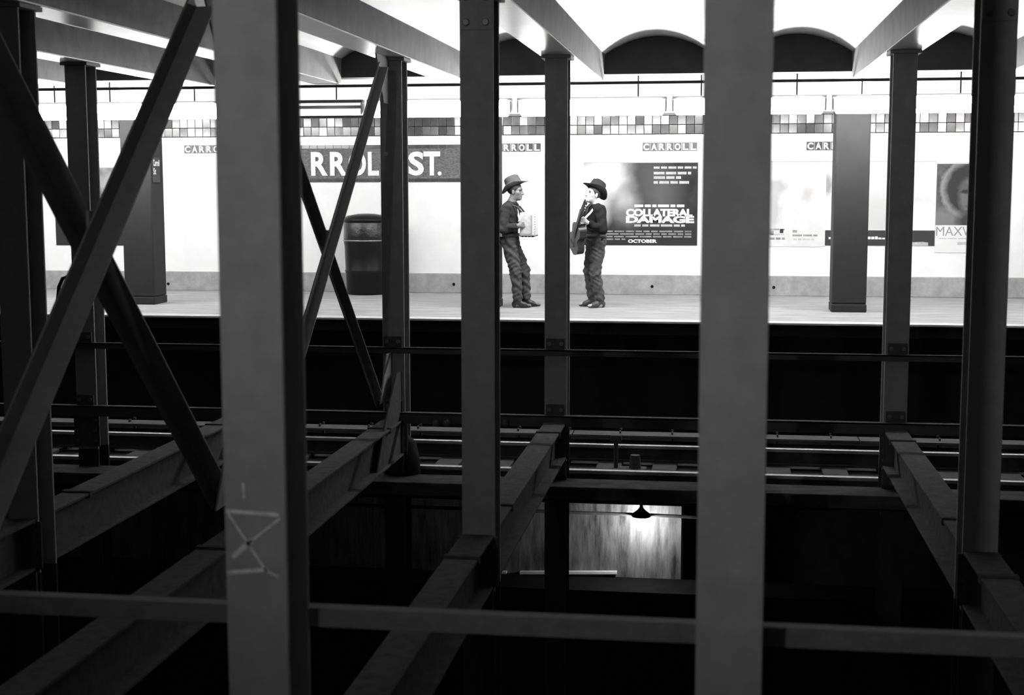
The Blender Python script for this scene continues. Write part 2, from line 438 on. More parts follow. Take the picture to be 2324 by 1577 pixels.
brace(Y2, Y3, (-.55, 3.0), (2.98, -.72), cx(-2), 'smaller steel X brace crossing beside the black barrel', .62)
brace(Y1, Y2, (-.587, 3.252), (3.463, -.597), cx(-2), 'larger dark steel X brace between near and middle columns')

# ------------------------------------------------------------------ floor struts between the column feet
def strut(k, label):
    t = thing('floor_strut', (cx(k), Y1+DP, -.61), label, 'beam', 'steel struts between the column feet')
    for n_, (ya, yb) in enumerate(((Y1+DP+.005, Y2-.03), (Y2+DP+.005, Y3-.03))):
        a, b = ya-Y1-DP, yb-Y1-DP
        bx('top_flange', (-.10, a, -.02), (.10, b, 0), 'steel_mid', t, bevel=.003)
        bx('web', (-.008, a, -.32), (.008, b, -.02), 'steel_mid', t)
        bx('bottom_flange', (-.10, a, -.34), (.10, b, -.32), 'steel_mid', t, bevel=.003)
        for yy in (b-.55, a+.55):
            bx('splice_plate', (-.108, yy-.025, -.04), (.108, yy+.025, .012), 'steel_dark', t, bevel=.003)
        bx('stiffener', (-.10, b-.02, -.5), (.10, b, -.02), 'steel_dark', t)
    return t
for k, lb in ((-3, 'steel floor strut leading to the slim column behind the chalk-marked one'), (-2, 'steel floor strut under the X braces'),
              (-1, 'steel floor strut meeting the foot of the bolt-headed column'), (0, 'steel floor strut in line with the broad plain columns'),
              (1, 'dim steel floor strut beside the black-banded poster column')):
    strut(k, lb)
# thick gusset at the foot of the smaller brace
st = [o for o in col.objects if o.get('label') == 'steel floor strut under the X braces'][0]
MB().poly([(.06, 8.30, .02), (.06, 8.30, .45), (.06, 8.12, .45), (.06, 7.55, -.02), (.06, 7.3, -.36), (.06, 8.30, -.36)], .014, (1, 0, 0)).build('foot_gusset', 'steel_mid', st)
MB().lathe([(.17, -.62), (.16, -.3), (.12, -.12), (.05, -.06)], (.06, 8.42, -.12), 16).build('foot_shoe', 'black', st, smooth=True)

# ------------------------------------------------------------------ long angle bars along the column rows
def longbar(name, y, z, hgt, dep, label, clips, bolts=()):
    t = thing(name, (0, y, z), label, 'rail')
    bx('bar', (XL+.1, -dep, -hgt), (XR-.1, -dep+.012, 0), 'steel_bar', t)
    bx('ledge', (XL+.1, -dep, -.012), (XR-.1, 0, .002), 'steel_mid', t)
    for xx in clips:
        c = bx('clip', (xx-.085, -.035, .0), (xx+.085, 0, .10), 'steel_dark', t, bevel=.004)
        for s_ in (-.055, .055): MB().tube([(xx+s_, -.035, .055), (xx+s_, -.05, .055)], .018, 8).build('bolt', 'rivet', c)
    for xx, zz in bolts: MB().lathe([(.035, 0), (.035, .03), (.02, .05), (.004, .055)], (xx, -dep*.5, 0), 12).build('insulator', 'steel_mid', t, smooth=True)
    return t
longbar('angle_bar', Y3, .065, .055, .06, 'upper steel angle bar bolted along the slim columns', [cx(k) for k in range(-4, 2)])
longbar('angle_bar', Y3, -.545, .10, .07, 'lower steel angle bar along the feet of the slim columns', [cx(k) for k in range(-4, 2)])
t = thing('guard_rail', (0, Y1+DP, .132), 'long flat steel rail fixed behind the chalk-marked column', 'rail')
bx('bar', (XL+.1, .0, -.066), (XR-.1, .012, 0), 'steel_rail', t)
bx('ledge', (XL+.1, .012, -.010), (XR-.1, .055, 0), 'steel_rail', t)
for px_ in (990, 1015, 1146):
    p = at(px_, 959, Y3-.09)
    MB().lathe([(.030, -.03), (.033, 0), (.026, .02), (.006, .032)], (p.x, p.y-.02, p.z), 12).build('insulator', 'steel_mid', smooth=True)
ins = [o for o in col.objects if o.name.startswith('insulator')]
lb_ = [o for o in col.objects if o.get('label', '').startswith('lower steel angle bar')][0]
for o in ins:
    if o.parent is None:
        o.parent = lb_; o.location = -lb_.location
        o.name = 'insulator'

# ------------------------------------------------------------------ track
def rail(y, label):
    t = thing('running_rail', (0, y, -1.30), label, 'rail', 'running rails of the far track')
    bx('rail_foot', (XL+.1, -.065, 0), (XR-.1, .065, .022), 'railweb', t)
    bx('rail_web', (XL+.1, -.010, .022), (XR-.1, .010, .135), 'railweb', t)
    bx('rail_head', (XL+.1, -.034, .135), (XR-.1, .034, .175), 'rail', t, bevel=.008)
rail(13.30, 'running rail beside the pale concrete curb'); rail(14.66, 'running rail next to the third rail')
tproto = None; x = -12.3; i = 0
while x < 5.5:
    if tproto is None:
        tproto = tag(bx('track_tie', (-.125, 13.05, -.0), (.125, 15.0, .044), 'tie', bevel=.008), 'weathered cross tie lying under the far track rails', 'tie', 'track ties')
        o = tproto
    else:
        o = tproto.copy(); col.objects.link(o)
    o.location = (x + random.uniform(-.02, .02), random.uniform(-.04, .04), -1.3445); x += .561; i += 1
t = thing('third_rail', (0, 15.3, -1.345), 'third rail under a long wooden cover board', 'rail')
bx('contact_rail', (XL+.1, -.04, .06), (XR-.1, .04, .14), 'railweb', t)
nb = 0; x = XL+.2
while x < XR-.3:
    x2 = min(x+3.05, XR-.12)
    bx('cover_board', (x, -.12, .195), (x2-.012, .14, .222), 'board', t, bevel=.004); x = x2
x = -11.7
while x < 5:
    bx('board_bracket', (x-.012, .13, 0), (x+.012, .155, .25), 'steel_dark', t)
    bx('board_bolt', (x-.008, -.02, .222), (x+.008, .03, .25), 'steel_dark', t); x += .561
# trackside signal post
p = at(1397, 1070, 13.9)
t = thing('signal_post', (p.x, 13.95, -1.30), 'small dark signal post standing between the running rails', 'signal')
MB().box((-.14, -.10, 0), (.30, .10, .07)).build('base', 'steel_dark', t, bevel=.01)
MB().tube([(0, 0, .07), (0, 0, .33)], .022, 10).build('post', 'steel_dark', t)
MB().box((-.055, -.04, .33), (.055, .04, .40)).build('head', 'steel_dark', t, bevel=.01)
MB().tube([(.19, 0, .07), (.19, 0, .2)], [.06, .05], 12).build('relay_can', 'steel_dark', t)

# ------------------------------------------------------------------ lower level lamp
p = at(1455, 1190, 17.05)
t = thing('bulb_lamp', (p.x, 17.05, p.z), 'bare glowing bulb on the stained lower wall', 'lamp')
prof = [(.012, -.075), (.045, -.06), (.06, -.025), (.058, .01), (.035, .06), (.025, .08)]
MB().lathe(prof, n=20).build('bulb', 'bulb', t, smooth=True)
MB().lathe([(.03, .07), (.05, .09), (.115, .10), (.112, .13), (.06, .17), (.03, .20), (.028, .21)], n=20).build('cap', 'steel_dark', t, smooth=True)
MB().tube([(0, 0, .2), (0, 0, .34)], .02, 10).build('stem', 'steel_dark', t)
MB().box((-.04, -.02, .33), (.04, .34, .37)).build('wall_bracket', 'steel_dark', t)
pa, pb = at(600, 1140, 17.3), at(1600, 1172, 17.3)
tag(MB().tube([(pa.x, 17.05, p.z+.135), (p.x-.1, 17.05, p.z+.12)], .022, 8).build('lamp_conduit', 'steel_dark', smooth=True),
    'thin dark conduit leading to the bare bulb', 'conduit', 'conduits at the bare bulb')
tag(MB().tube([(p.x+.1, 17.05, p.z+.12), (p.x+1.6, 17.05, p.z+.10)], .022, 8).build('lamp_conduit', 'steel_dark', smooth=True),
    'dark conduit running past the bulb into the recess', 'conduit', 'conduits at the bare bulb')
for i, (xa, xb, lb) in enumerate(((738, 798, 'short pale strip on lower wall beneath the smaller X brace'), (829, 1150, 'long pale strip low on the stained lower wall'), (1180, 1400, 'pale strip below the bare bulb, low on the wall'))):
    A = at(xa, 1299, 17.37); B = at(xb, 1299, 17.37)
    tag(MB().bar((A.x, 17.37, A.z), (B.x, 17.37, B.z), (0, 0, .018), (0, .028, 0)).build('wall_strip', 'strip', bevel=.003), lb, 'strip', 'pale strips on the lower wall')  # white colour stands in for lamp glint along a rail

# ------------------------------------------------------------------ platform columns
def pcol(i, label):
    X = 1.579+4.572*i
    t = thing('platform_column', (X, 18.06, 0), label, 'column', 'columns on the far platform')
    bx('shaft', (-.208, -.215, .10), (.208, .215, 2.5), 'clad', t, bevel=.02)
    bx('capital', (-.208, -.215, 2.501), (.208, .215, 3.08), 'white_wall', t, bevel=.02)  # upper shaft coloured white to stand in for the lamps' glow
    bx('base', (-.212, -.219, 0), (.212, .219, .10), 'clad', t, bevel=.012)
    return t
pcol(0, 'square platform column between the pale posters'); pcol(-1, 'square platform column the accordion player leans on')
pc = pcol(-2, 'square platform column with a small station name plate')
p1, p2 = at(343, 357, 18.06), at(343, 410, 18.06)
pl = thing('name_plate', (1.579-9.144+.208, 18.0, p2.z), 'small black plate lettered Carroll St on the column side', 'sign')
bx('plate', (0.002, -.12, -.02), (.014, .12, p1.z-p2.z), 'black_tile', pl)
for bd, zz in (('Carroll', .19), ('St', .08)):
    me = text_mesh(bd, h=.085, bold=.02)
    n_ = len(me.vertices); a = np.zeros(n_*3); me.vertices.foreach_get('co', a); a = a.reshape(-1, 3)
    sc = min(1, .21/max(1e-6, a[:, 0].max())); b = np.stack([np.full(n_, .0155), -.105+a[:, 0]*sc, a[:, 2]+zz], 1)
    me.vertices.foreach_set('co', b.ravel()); me.update(); link('lettering', me, 'letter', pl)

# ------------------------------------------------------------------ station names
a, b = at(560, 330, YW), at(1066, 413, YW); zb_, zt_ = 1.602, 2.137
sg = thing('station_mosaic', (at(812, 413, YW).x, YW, zb_), 'large dark mosaic tablet reading CARROLL ST. in white letters', 'sign')
wd = (at(1066, 400, YW).x-at(558, 400, YW).x)/2
bx('field', (-wd, -.014, 0), (wd, -.0005, zt_-zb_), 'mosaic', sg)
for z0, z1 in ((.0, .055), (zt_-zb_-.055, zt_-zb_)):
    x = -wd
    while x < wd-.02:
        m_ = bx('mosaic_border', (x+.003, -.02, z0+.004), (x+.117, -.012, z1-.004), 'dark_tile', sg, bevel=.002)
        m_.rotation_euler = (random.gauss(0, .05), 0, random.gauss(0, .05)) if False else (0, 0, 0)
        x += .12
xl, xr = at(618, 398, YW).x, at(866, 398, YW).x
def letters(body, x0, x1, z0, z1, par, ox, oz, y=-.024, m='letter', bold=.035):
    me = text_mesh(body, w=x1-x0, h=z1-z0, bold=bold, depth=.004)
    o = link('lettering', me, m, par); o.location = (x0-ox, y, z0-oz); return o
ox = sg.location.x
zl0, zl1 = 1.695, 2.04
for ch, xa, xb in (('C', 619, 660), ('A', 658, 694), ('R', 707, 745), ('R', 750, 789), ('O', 792, 832), ('L', 836, 861), ('L', 873, 899), ('S', 928, 963), ('T', 962, 1000), ('.', 994, 1003)):
    z1 = zl1 if ch != '.' else zl0+.06
    letters(ch, at(xa, 370, YW).x, at(xb, 370, YW).x, zl0, z1, sg, ox, zb_)
def small_name(px_, label):
    A = at(px_, 335, YW); t = thing('name_strip', (A.x, YW, 2.030), label, 'sign', 'small CARROLL name strips')
    for i, ch in enumerate('CARROLL'):
        tl = bx('letter_tile', (i*.110+.002, -.006, 0), (i*.110+.106, .01, .118), 'black_tile', t, bevel=.002)
        me = text_mesh(ch, w=.082, h=.096, bold=.04); o = link('letter', me, 'letter', tl); o.location = (i*.110+.013, -.0075, .011)
small_name(418, 'small black CARROLL strip by the column with the name plate')
small_name(1107, 'small black CARROLL strip above the accordion player')
small_name(1458, 'small black CARROLL strip above the large movie poster')
small_name(1830, 'small black CARROLL strip above the pale posters')

# ------------------------------------------------------------------ posters
def blobmat(name, base, blobs, noise=.25, scale=7, warp=.16):
    """printed picture: base grey plus soft ellipses (cx, cz, rx, rz, value, softness) in metres from the poster's lower left"""
    m = bpy.data.materials.new(name); m.use_nodes = True; nt = m.node_tree; b = nt.nodes['Principled BSDF']; b.inputs['Roughness'].default_value = .6; b.inputs['Specular IOR Level'].default_value = .2
    tc = nt.nodes.new('ShaderNodeTexCoord'); nz = nt.nodes.new('ShaderNodeTexNoise'); nz.inputs['Scale'].default_value = scale; nz.inputs['Detail'].default_value = 5
    nt.links.new(tc.outputs['Object'], nz.inputs['Vector'])
    off = nt.nodes.new('ShaderNodeVectorMath'); off.operation = 'MULTIPLY_ADD'; off.inputs[1].default_value = (warp, 0, warp); 
    nt.links.new(nz.outputs['Color'], off.inputs[0]); nt.links.new(tc.outputs['Object'], off.inputs[2])
    cur = nt.nodes.new('ShaderNodeMapRange'); cur.inputs['From Min'].default_value = .3; cur.inputs['From Max'].default_value = .7
    cur.inputs['To Min'].default_value = base*(1-noise); cur.inputs['To Max'].default_value = base*(1+noise); nt.links.new(nz.outputs['Fac'], cur.inputs['Value'])
    out = cur.outputs[0]
    for (bx_, bz_, rx, rz, val, soft) in blobs:
        sb = nt.nodes.new('ShaderNodeVectorMath'); sb.operation = 'SUBTRACT'; sb.inputs[1].default_value = (bx_+warp/2, 0, bz_+warp/2); nt.links.new(off.outputs[0], sb.inputs[0])
        ml = nt.nodes.new('ShaderNodeVectorMath'); ml.operation = 'MULTIPLY'; ml.inputs[1].default_value = (1/rx, 0, 1/rz); nt.links.new(sb.outputs[0], ml.inputs[0])
        ln = nt.nodes.new('ShaderNodeVectorMath'); ln.operation = 'LENGTH'; nt.links.new(ml.outputs[0], ln.inputs[0])
        mr = nt.nodes.new('ShaderNodeMapRange'); mr.inputs['From Min'].default_value = 1-soft; mr.inputs['From Max'].default_value = 1+soft
        mr.inputs['To Min'].default_value = 1; mr.inputs['To Max'].default_value = 0; nt.links.new(ln.outputs['Value'], mr.inputs['Value'])
        mx = nt.nodes.new('ShaderNodeMix'); mx.data_type = 'FLOAT'; nt.links.new(mr.outputs[0], mx.inputs[0]); nt.links.new(out, mx.inputs[2]); mx.inputs[3].default_value = val
        out = mx.outputs[0]
    nt.links.new(out, b.inputs['Base Color']); return m
def poster(label, x0, x1, z0, z1, m, name='poster'):
    t = thing(name, (x0, YW-.012, z0), label, 'poster', 'posters on the back wall')
    bx('sheet', (0, 0, 0), (x1-x0, .012, z1-z0), m, t)
    bx('top_rail', (0, -.006, z1-z0), (x1-x0, .0115, z1-z0+.016), 'frame', t)
    return t, x1-x0, z1-z0
def pstrip(t, xa, xb, za, zb, m, nm='print_line', y=-.001):
    bx(nm, (xa, y, za), (xb, 0, zb), m, t)
def words(t, xa, xb, z, hgt, m, mean=.08):
    x = xa
    while x < xb-.02:
        w_ = min(random.uniform(.5, 1.5)*mean, xb-x); pstrip(t, x, x+w_, z, z+hgt, m); x += w_+mean*.18
# large movie poster
mm = blobmat('movie_picture', .026, [(.30, .98, .42, .27, .70, .35), (.10, .62, .26, .42, .62, .4), (.60, .63, .17, .21, .40, .6), (.60, .36, .16, .18, .15, .6), (.85, 1.0, .25, .3, .06, .6), (1.1, .72, .2, .3, .09, .8), (.8, .08, 1.0, .2, .022, .5)], .45, 5)
t, pw, ph = poster('large dark movie poster titled COLLATERAL DAMAGE behind the guitarist', -1.931, -.318, .703, 1.866, mm)
def X_(px_): return at(px_, 460, YW).x+1.931
def Z_(py_): return at(1450, py_, YW).z-.703
for body, xa, xb, ya, yb in (('COLLATERAL', 1421, 1572, 491, 475), ('DAMAGE', 1421, 1576, 506, 491)):
    me = text_mesh(body, w=X_(xb)-X_(xa), h=Z_(yb)-Z_(ya)+.008, bold=.055, spacing=.98); o = link('title', me, 'letter', t); o.location = (X_(xa), -.0015, Z_(ya))
me = text_mesh('OCTOBER', w=X_(1492)-X_(1426), h=Z_(543)-Z_(551), bold=.05); o = link('date_line', me, 'letter', t); o.location = (X_(1426), -.0015, Z_(551))
for ya, yb, xa, xb, m_ in ((378, 383, 1483, 1580, 'ink_l'), (390, 396, 1483, 1568, 'ink_l'), (400, 406, 1483, 1545, 'ink_l'), (411, 417, 1483, 1568, 'ink_l'), (464, 470, 1440, 1557, 'paper_p'), (509, 514, 1440, 1555, 'ink_l')):
    words(t, X_(xa), X_(xb), Z_(yb), Z_(ya)-Z_(yb), m_, .11)
for ya in (523, 529, 535, 541): words(t, X_(1375), X_(1570 if ya < 540 else 1420), Z_(ya+3.5), .02, 'ink_g', .13)
# pale poster, black-banded poster
t, pw, ph = poster('pale poster with faint grey figure and small print', .663, 1.452, .693, 1.869, blobmat('pale_print', .60, [(.10, .83, .15, .10, .40, .4), (.08, .55, .085, .33, .43, .4), (.53, .72, .07, .1, .46, .6)], .05, 9))
def Xp(px_): return at(px_, 460, YW).x-.663
def Zp(py_): return at(1800, py_, YW).z-.693
for ya, yb, xa, xb, m_ in ((519, 522, 1748, 1783, 'ink_g'), (520, 529, 1771, 1779, 'ink'), (523, 533, 1746, 1757, 'ink_g'), (531, 534, 1752, 1780, 'ink_l'), (539, 544, 1748, 1783, 'ink_g'), (522, 528, 1800, 1810, 'ink_g'), (532, 536, 1800, 1857, 'ink_g'), (541, 545, 1802, 1848, 'ink_l')):
    words(t, Xp(xa), Xp(xb), Zp(yb), Zp(ya)-Zp(yb), m_, .09)
t, pw, ph = poster('wide white poster with a black band along its bottom', 1.452, 2.936, .712, 1.866, blobmat('pale_print_wide', .63, [(.02, .84, .06, .14, .30, .4), (.78, .45, .55, .3, .52, .5), (1.22, .35, .3, .24, .66, .2)], .04, 5))
pstrip(t, 0, pw, 0, .212, 'ink', 'black_band')
for xa, xb in ((.05, .12), (.44, .86)): 
    x = xa
    while x < xb-.01: bx('print_line', (x, -.002, .088), (x+.04, -.001, .118+random.uniform(-.01, .01)), 'letter', t); x += .048
MB().poly([(1.05, -.002, .0), (1.40, -.002, .0), (1.40, -.002, .045), (1.33, -.002, .055), (1.2, -.002, .05), (1.1, -.002, .066), (1.05, -.002, .06)], .001).build('torn_strip', 'ink_l', t)
# portrait poster
t, pw, ph = poster('portrait poster of a curly-haired figure lettered MAXWELL', 2.942, 3.78, .62, 1.836, 'paper_w')
pic0 = at(2150, 511, YW).z-.62
pm = blobmat('portrait_picture', .085, [(.08, .06, .25, .16, .17, .4), (.46, .50, .41, .41, .24, .06), (.47, .50, .355, .365, .03, .12), (.50, .40, .20, .27, .13, .2), (.40, .52, .1, .05, .09, .5), (.385, .455, .07, .03, .025, .4), (.60, .455, .07, .03, .025, .4), (.50, .37, .035, .085, .19, .5), (.49, .255, .09, .022, .05, .4), (.50, .22, .08, .02, .15, .5), (.46, .06, .17, .12, .04, .4)], .3, 12, .07)
bx('picture', (.0, -.001, 0), (pw, 0, ph-pic0), pm, t, loc=(0, 0, pic0))
me = text_mesh('MAXWELL', w=pw*.92, h=.125, bold=.0); o = link('lettering', me, 'ink_g', t); o.location = (.012, -.001, pic0-.145)
words(t, .05, pw*.8, pic0-.19, .014, 'ink_l', .1); words(t, .3, .45, pic0-.27, .04, 'ink_l', .1)
# mottled poster far along the wall
t, pw, ph = poster('mottled grey poster with a dark lower half', -9.93, -8.75, .664, 1.817, blobmat('mottled_picture', .23, [(.55, .06, 1.1, .44, .025, .12), (.9, .9, .2, .2, .35, .5), (.7, .7, .1, .12, .1, .5)], .8, 6))
for xa in (.15, .75):
    words(t, xa, xa+.12, .12, .035, 'ink_l', .06)

# ------------------------------------------------------------------ trash barrel
t = thing('trash_barrel', (-5.02, 19.98, 0), 'black round trash barrel standing against the back wall', 'barrel')
MB().lathe([(.27, 0), (.29, .03), (.30, .30), (.315, .34), (.305, .36), (.315, .70), (.325, .74), (.318, .77), (.318, .78)], n=36).build('drum', 'can', t, smooth=True)
MB().lathe([(.322, .775), (.33, .80), (.325, .86), (.325, 1.02), (.315, 1.04)], n=36).build('bag_skirt', 'bag', t, smooth=True)
MB().lathe([(.322, 1.035), (.335, 1.055), (.325, 1.085), (.27, 1.125), (.12, 1.15), (.02, 1.155)], n=36).build('lid', 'can', t, smooth=True)
MB().lathe([(.332, .765), (.336, .775), (.332, .785)], n=36).build('hoop', 'rail', t, smooth=True)
# cable loop on the far column
p = [at(a_, b_, Y3-.1) for a_, b_ in ((164, 700), (158, 640), (152, 628), (142, 632), (134, 650), (131, 680), (134, 705), (146, 720), (158, 735))]
cc_ = cols[(2, -4)]
o = MB().tube([q_-cc_.location for q_ in p], .018, 8).build('cable_loop', 'black', cc_, smooth=True); o['label'] = 'black cable loop hanging at the column'
# ------------------------------------------------------------------ people
class Field:
    def __init__(s, lo, hi, h):
        s.lo = np.array(lo, np.float32); s.h = h; s.n = np.ceil((np.array(hi)-lo)/h).astype(int)+1
        s.ax = [s.lo[i]+h*np.arange(s.n[i], dtype=np.float32) for i in range(3)]
        s.v = np.full(s.n, .09, np.float32)
    def sub(s, lo, hi):
        a = np.clip(np.floor((np.array(lo)-s.lo)/s.h).astype(int), 0, s.n); b = np.clip(np.ceil((np.array(hi)-s.lo)/s.h).astype(int)+1, 0, s.n)
        sl = tuple(slice(a[i], b[i]) for i in range(3))
        return sl, s.ax[0][sl[0]][:, None, None], s.ax[1][sl[1]][None, :, None], s.ax[2][sl[2]][None, None, :]
    def put(s, sl, d, k, op='u'):
        a = s.v[sl]
        if op == 'u':
            if k > 0:
                hh = np.clip(.5+.5*(a-d)/k, 0, 1); s.v[sl] = a*(1-hh)+d*hh-k*hh*(1-hh)
            else: s.v[sl] = np.minimum(a, d)
        else:
            hh = np.clip(.5-.5*(a+d)/k, 0, 1); s.v[sl] = a*(1-hh)+(-d)*hh+k*hh*(1-hh)
    def cone(s, A, B, ra, rb, k=.03):
        A, B = np.array(A, float), np.array(B, float); m = max(ra, rb)+.08
        sl, x, y, z = s.sub(np.minimum(A, B)-m, np.maximum(A, B)+m)
        d = B-A; L = (d**2).sum()+1e-9
        t = np.clip(((x-A[0])*d[0]+(y-A[1])*d[1]+(z-A[2])*d[2])/L, 0, 1)
        q = np.sqrt((x-A[0]-t*d[0])**2+(y-A[1]-t*d[1])**2+(z-A[2]-t*d[2])**2)-(ra+(rb-ra)*t)
        s.put(sl, q, k); return s
    def ell(s, c, r, k=.03, Rm=None, op='u'):
        c, r = np.array(c, float), np.array(r, float); m = r.max()+.08
        sl, x, y, z = s.sub(c-m, c+m); x, y, z = x-c[0], y-c[1], z-c[2]
        if Rm is not None:
            x, y, z = (Rm[0][0]*x+Rm[1][0]*y+Rm[2][0]*z, Rm[0][1]*x+Rm[1][1]*y+Rm[2][1]*z, Rm[0][2]*x+Rm[1][2]*y+Rm[2][2]*z)
        k0 = np.sqrt((x/r[0])**2+(y/r[1])**2+(z/r[2])**2); k1 = np.sqrt((x/r[0]**2)**2+(y/r[1]**2)**2+(z/r[2]**2)**2)+1e-6
        s.put(sl, k0*(k0-1)/k1, k, op); return s
    def clip(s, nrm, d):      # keep where nrm.p < d
        s.v = np.maximum(s.v, s.ax[0][:, None, None]*nrm[0]+s.ax[1][None, :, None]*nrm[1]+s.ax[2][None, None, :]*nrm[2]-d); return s
    def folds(s, amp, fz, fx, ph=0):
        x, y, z = s.ax[0][:, None, None], s.ax[1][None, :, None], s.ax[2][None, None, :]
        s.v = s.v + amp*np.sin(fz*z+fx*x+1.3*np.sin(31*y+17*z+ph)+ph)*np.sin(9*z+13*y+7*x+ph)
        return s
    def mesh(s, name):
        v = s.v; ins = v < 0
        n = np.array(v.shape)-1; cnt = np.zeros(n, np.float32); acc = np.zeros(tuple(n)+(3,), np.float32)
        def cs(i, j, k): return (slice(i, i+n[0]), slice(j, j+n[1]), slice(k, k+n[2]))
        for axis in range(3):
            o1, o2 = [a for a in range(3) if a != axis]
            for p_ in (0, 1):
                for q_ in (0, 1):
                    a = [0, 0, 0]; a[o1] = p_; a[o2] = q_; b = list(a); b[axis] = 1
                    va, vb = v[cs(*a)], v[cs(*b)]; m = (va < 0) != (vb < 0)
                    t = np.where(m, va/np.where(m, va-vb, 1), 0)
                    cnt += m
                    for d_ in range(3): acc[..., d_] += m*(a[d_] + (t if d_ == axis else 0))
        act = cnt > 0; idx = np.full(tuple(n), -1); idx[act] = np.arange(act.sum())
        ijk = np.argwhere(act); P = (ijk + acc[act]/cnt[act][:, None])*s.h + s.lo
        F_ = []
        for axis in range(3):
            a = [slice(None)]*3; b = [slice(None)]*3; a[axis] = slice(0, -1); b[axis] = slice(1, None)
            ia, ib = ins[tuple(a)], ins[tuple(b)]; m = ia != ib; e = np.argwhere(m); fl = ia[m]
            o1, o2 = (axis+1) % 3, (axis+2) % 3
            ok = (e[:, o1] > 0) & (e[:, o2] > 0) & (e[:, o1] < n[o1]) & (e[:, o2] < n[o2]); e = e[ok]; fl = fl[ok]
            def g(d1, d2):
                q_ = e.copy(); q_[:, o1] += d1; q_[:, o2] += d2; return idx[q_[:, 0], q_[:, 1], q_[:, 2]]
            quad = np.stack([g(-1, -1), g(0, -1), g(0, 0), g(-1, 0)], 1)
            quad[~fl] = quad[~fl][:, ::-1]; F_.append(quad)
        F_ = np.concatenate(F_)
        # one light smoothing pass
        nb = np.zeros_like(P); c_ = np.zeros(len(P))
        for i in range(4):
            a_, b_ = F_[:, i], F_[:, (i+1) % 4]
            np.add.at(nb, a_, P[b_]); np.add.at(c_, a_, 1)
        P = P*.5 + .5*nb/np.maximum(c_, 1)[:, None]
        me = bpy.data.meshes.new(name); me.vertices.add(len(P)); me.vertices.foreach_set('co', P.astype(np.float32).ravel())
        me.loops.add(F_.size); me.loops.foreach_set('vertex_index', F_.ravel().astype(np.int32))
        me.polygons.add(len(F_)); me.polygons.foreach_set('loop_start', np.arange(0, F_.size, 4, dtype=np.int32)); me.polygons.foreach_set('loop_total', np.full(len(F_), 4, np.int32))
        me.update(); me.validate(); return me

def rotm(yaw, pitch, roll=0):
    return np.array(Matrix.Rotation(yaw, 3, 'Z') @ Matrix.Rotation(pitch, 3, 'Y') @ Matrix.Rotation(roll, 3, 'X'))
def head(fld, c, R_):
    def P(x, y, z): return np.array(c) + R_ @ np.array((x, y, z))
    E_ = lambda p, r, k=.02, op='u': fld.ell(P(*p), r, k, R_, op)
    E_((-.012, 0, .035), (.093, .074, .080)); E_((.030, 0, -.035), (.058, .056, .072), .03); E_((.062, 0, -.088), (.024, .026, .02), .025)
    E_((.060, 0, .030), (.030, .050, .016), .02)
    E_((.076, .031, .012), (.017, .017, .012), .010, 's'); E_((.076, -.031, .012), (.017, .017, .012), .010, 's')
    fld.cone(P(.084, 0, .015), P(.102, 0, -.026), .010, .0145, .010); E_((.094, .012, -.028), (.010, .008, .008), .008); E_((.094, -.012, -.028), (.010, .008, .008), .008)
    E_((.083, 0, -.052), (.011, .023, .006), .006); E_((.081, 0, -.065), (.011, .020, .007), .006); E_((.096, 0, -.0585), (.012, .022, .0025), .003, 's')
    E_((.045, .045, -.015), (.028, .020, .022), .02); E_((.045, -.045, -.015), (.028, .020, .022), .02)
    for s_ in (-1, 1):
        E_((-.008, s_*.076, -.002), (.018, .009, .031), .008); E_((-.002, s_*.084, .0), (.010, .006, .02), .006, 's')
    return P
def hand(fld, wr, fdir, pdir, curl, sgn):
    """palm + five fingers. fdir: wrist-to-finger direction, pdir: palm normal, sgn: side of the thumb"""
    f = np.array(fdir, float); f /= np.linalg.norm(f); p = np.array(pdir, float); p -= f*p.dot(f); p /= np.linalg.norm(p); s_ = np.cross(f, p)*sgn
    wr = np.array(wr, float)
    fld.cone(wr, wr+f*.03, .025, .026, .02)
    for i in range(4): fld.cone(wr+f*.015+s_*(.010-.0065*i), wr+f*.078+s_*(.030-.0195*i), .015, .0125, .012)
    for i, L in enumerate((.070, .078, .073, .058)):
        b = wr+f*.080+s_*(.030-.0195*i); d = f.copy(); q = b
        for j, fr in enumerate((.45, .32, .23)):
            a_ = curl*(.6+.25*j); d = d*math.cos(a_)+p*math.sin(a_); d /= np.linalg.norm(d); e = q+d*L*fr
            fld.cone(q, e, .0088-.0009*j, .0080-.0009*j, .002); q = e
    b = wr+f*.028+s_*.022; m = b+f*.028+s_*.026+p*.012; e = m+f*.028+s_*.004+p*.018
    fld.cone(b, m, .013, .0105, .008); fld.cone(m, e, .0105, .0085, .003)

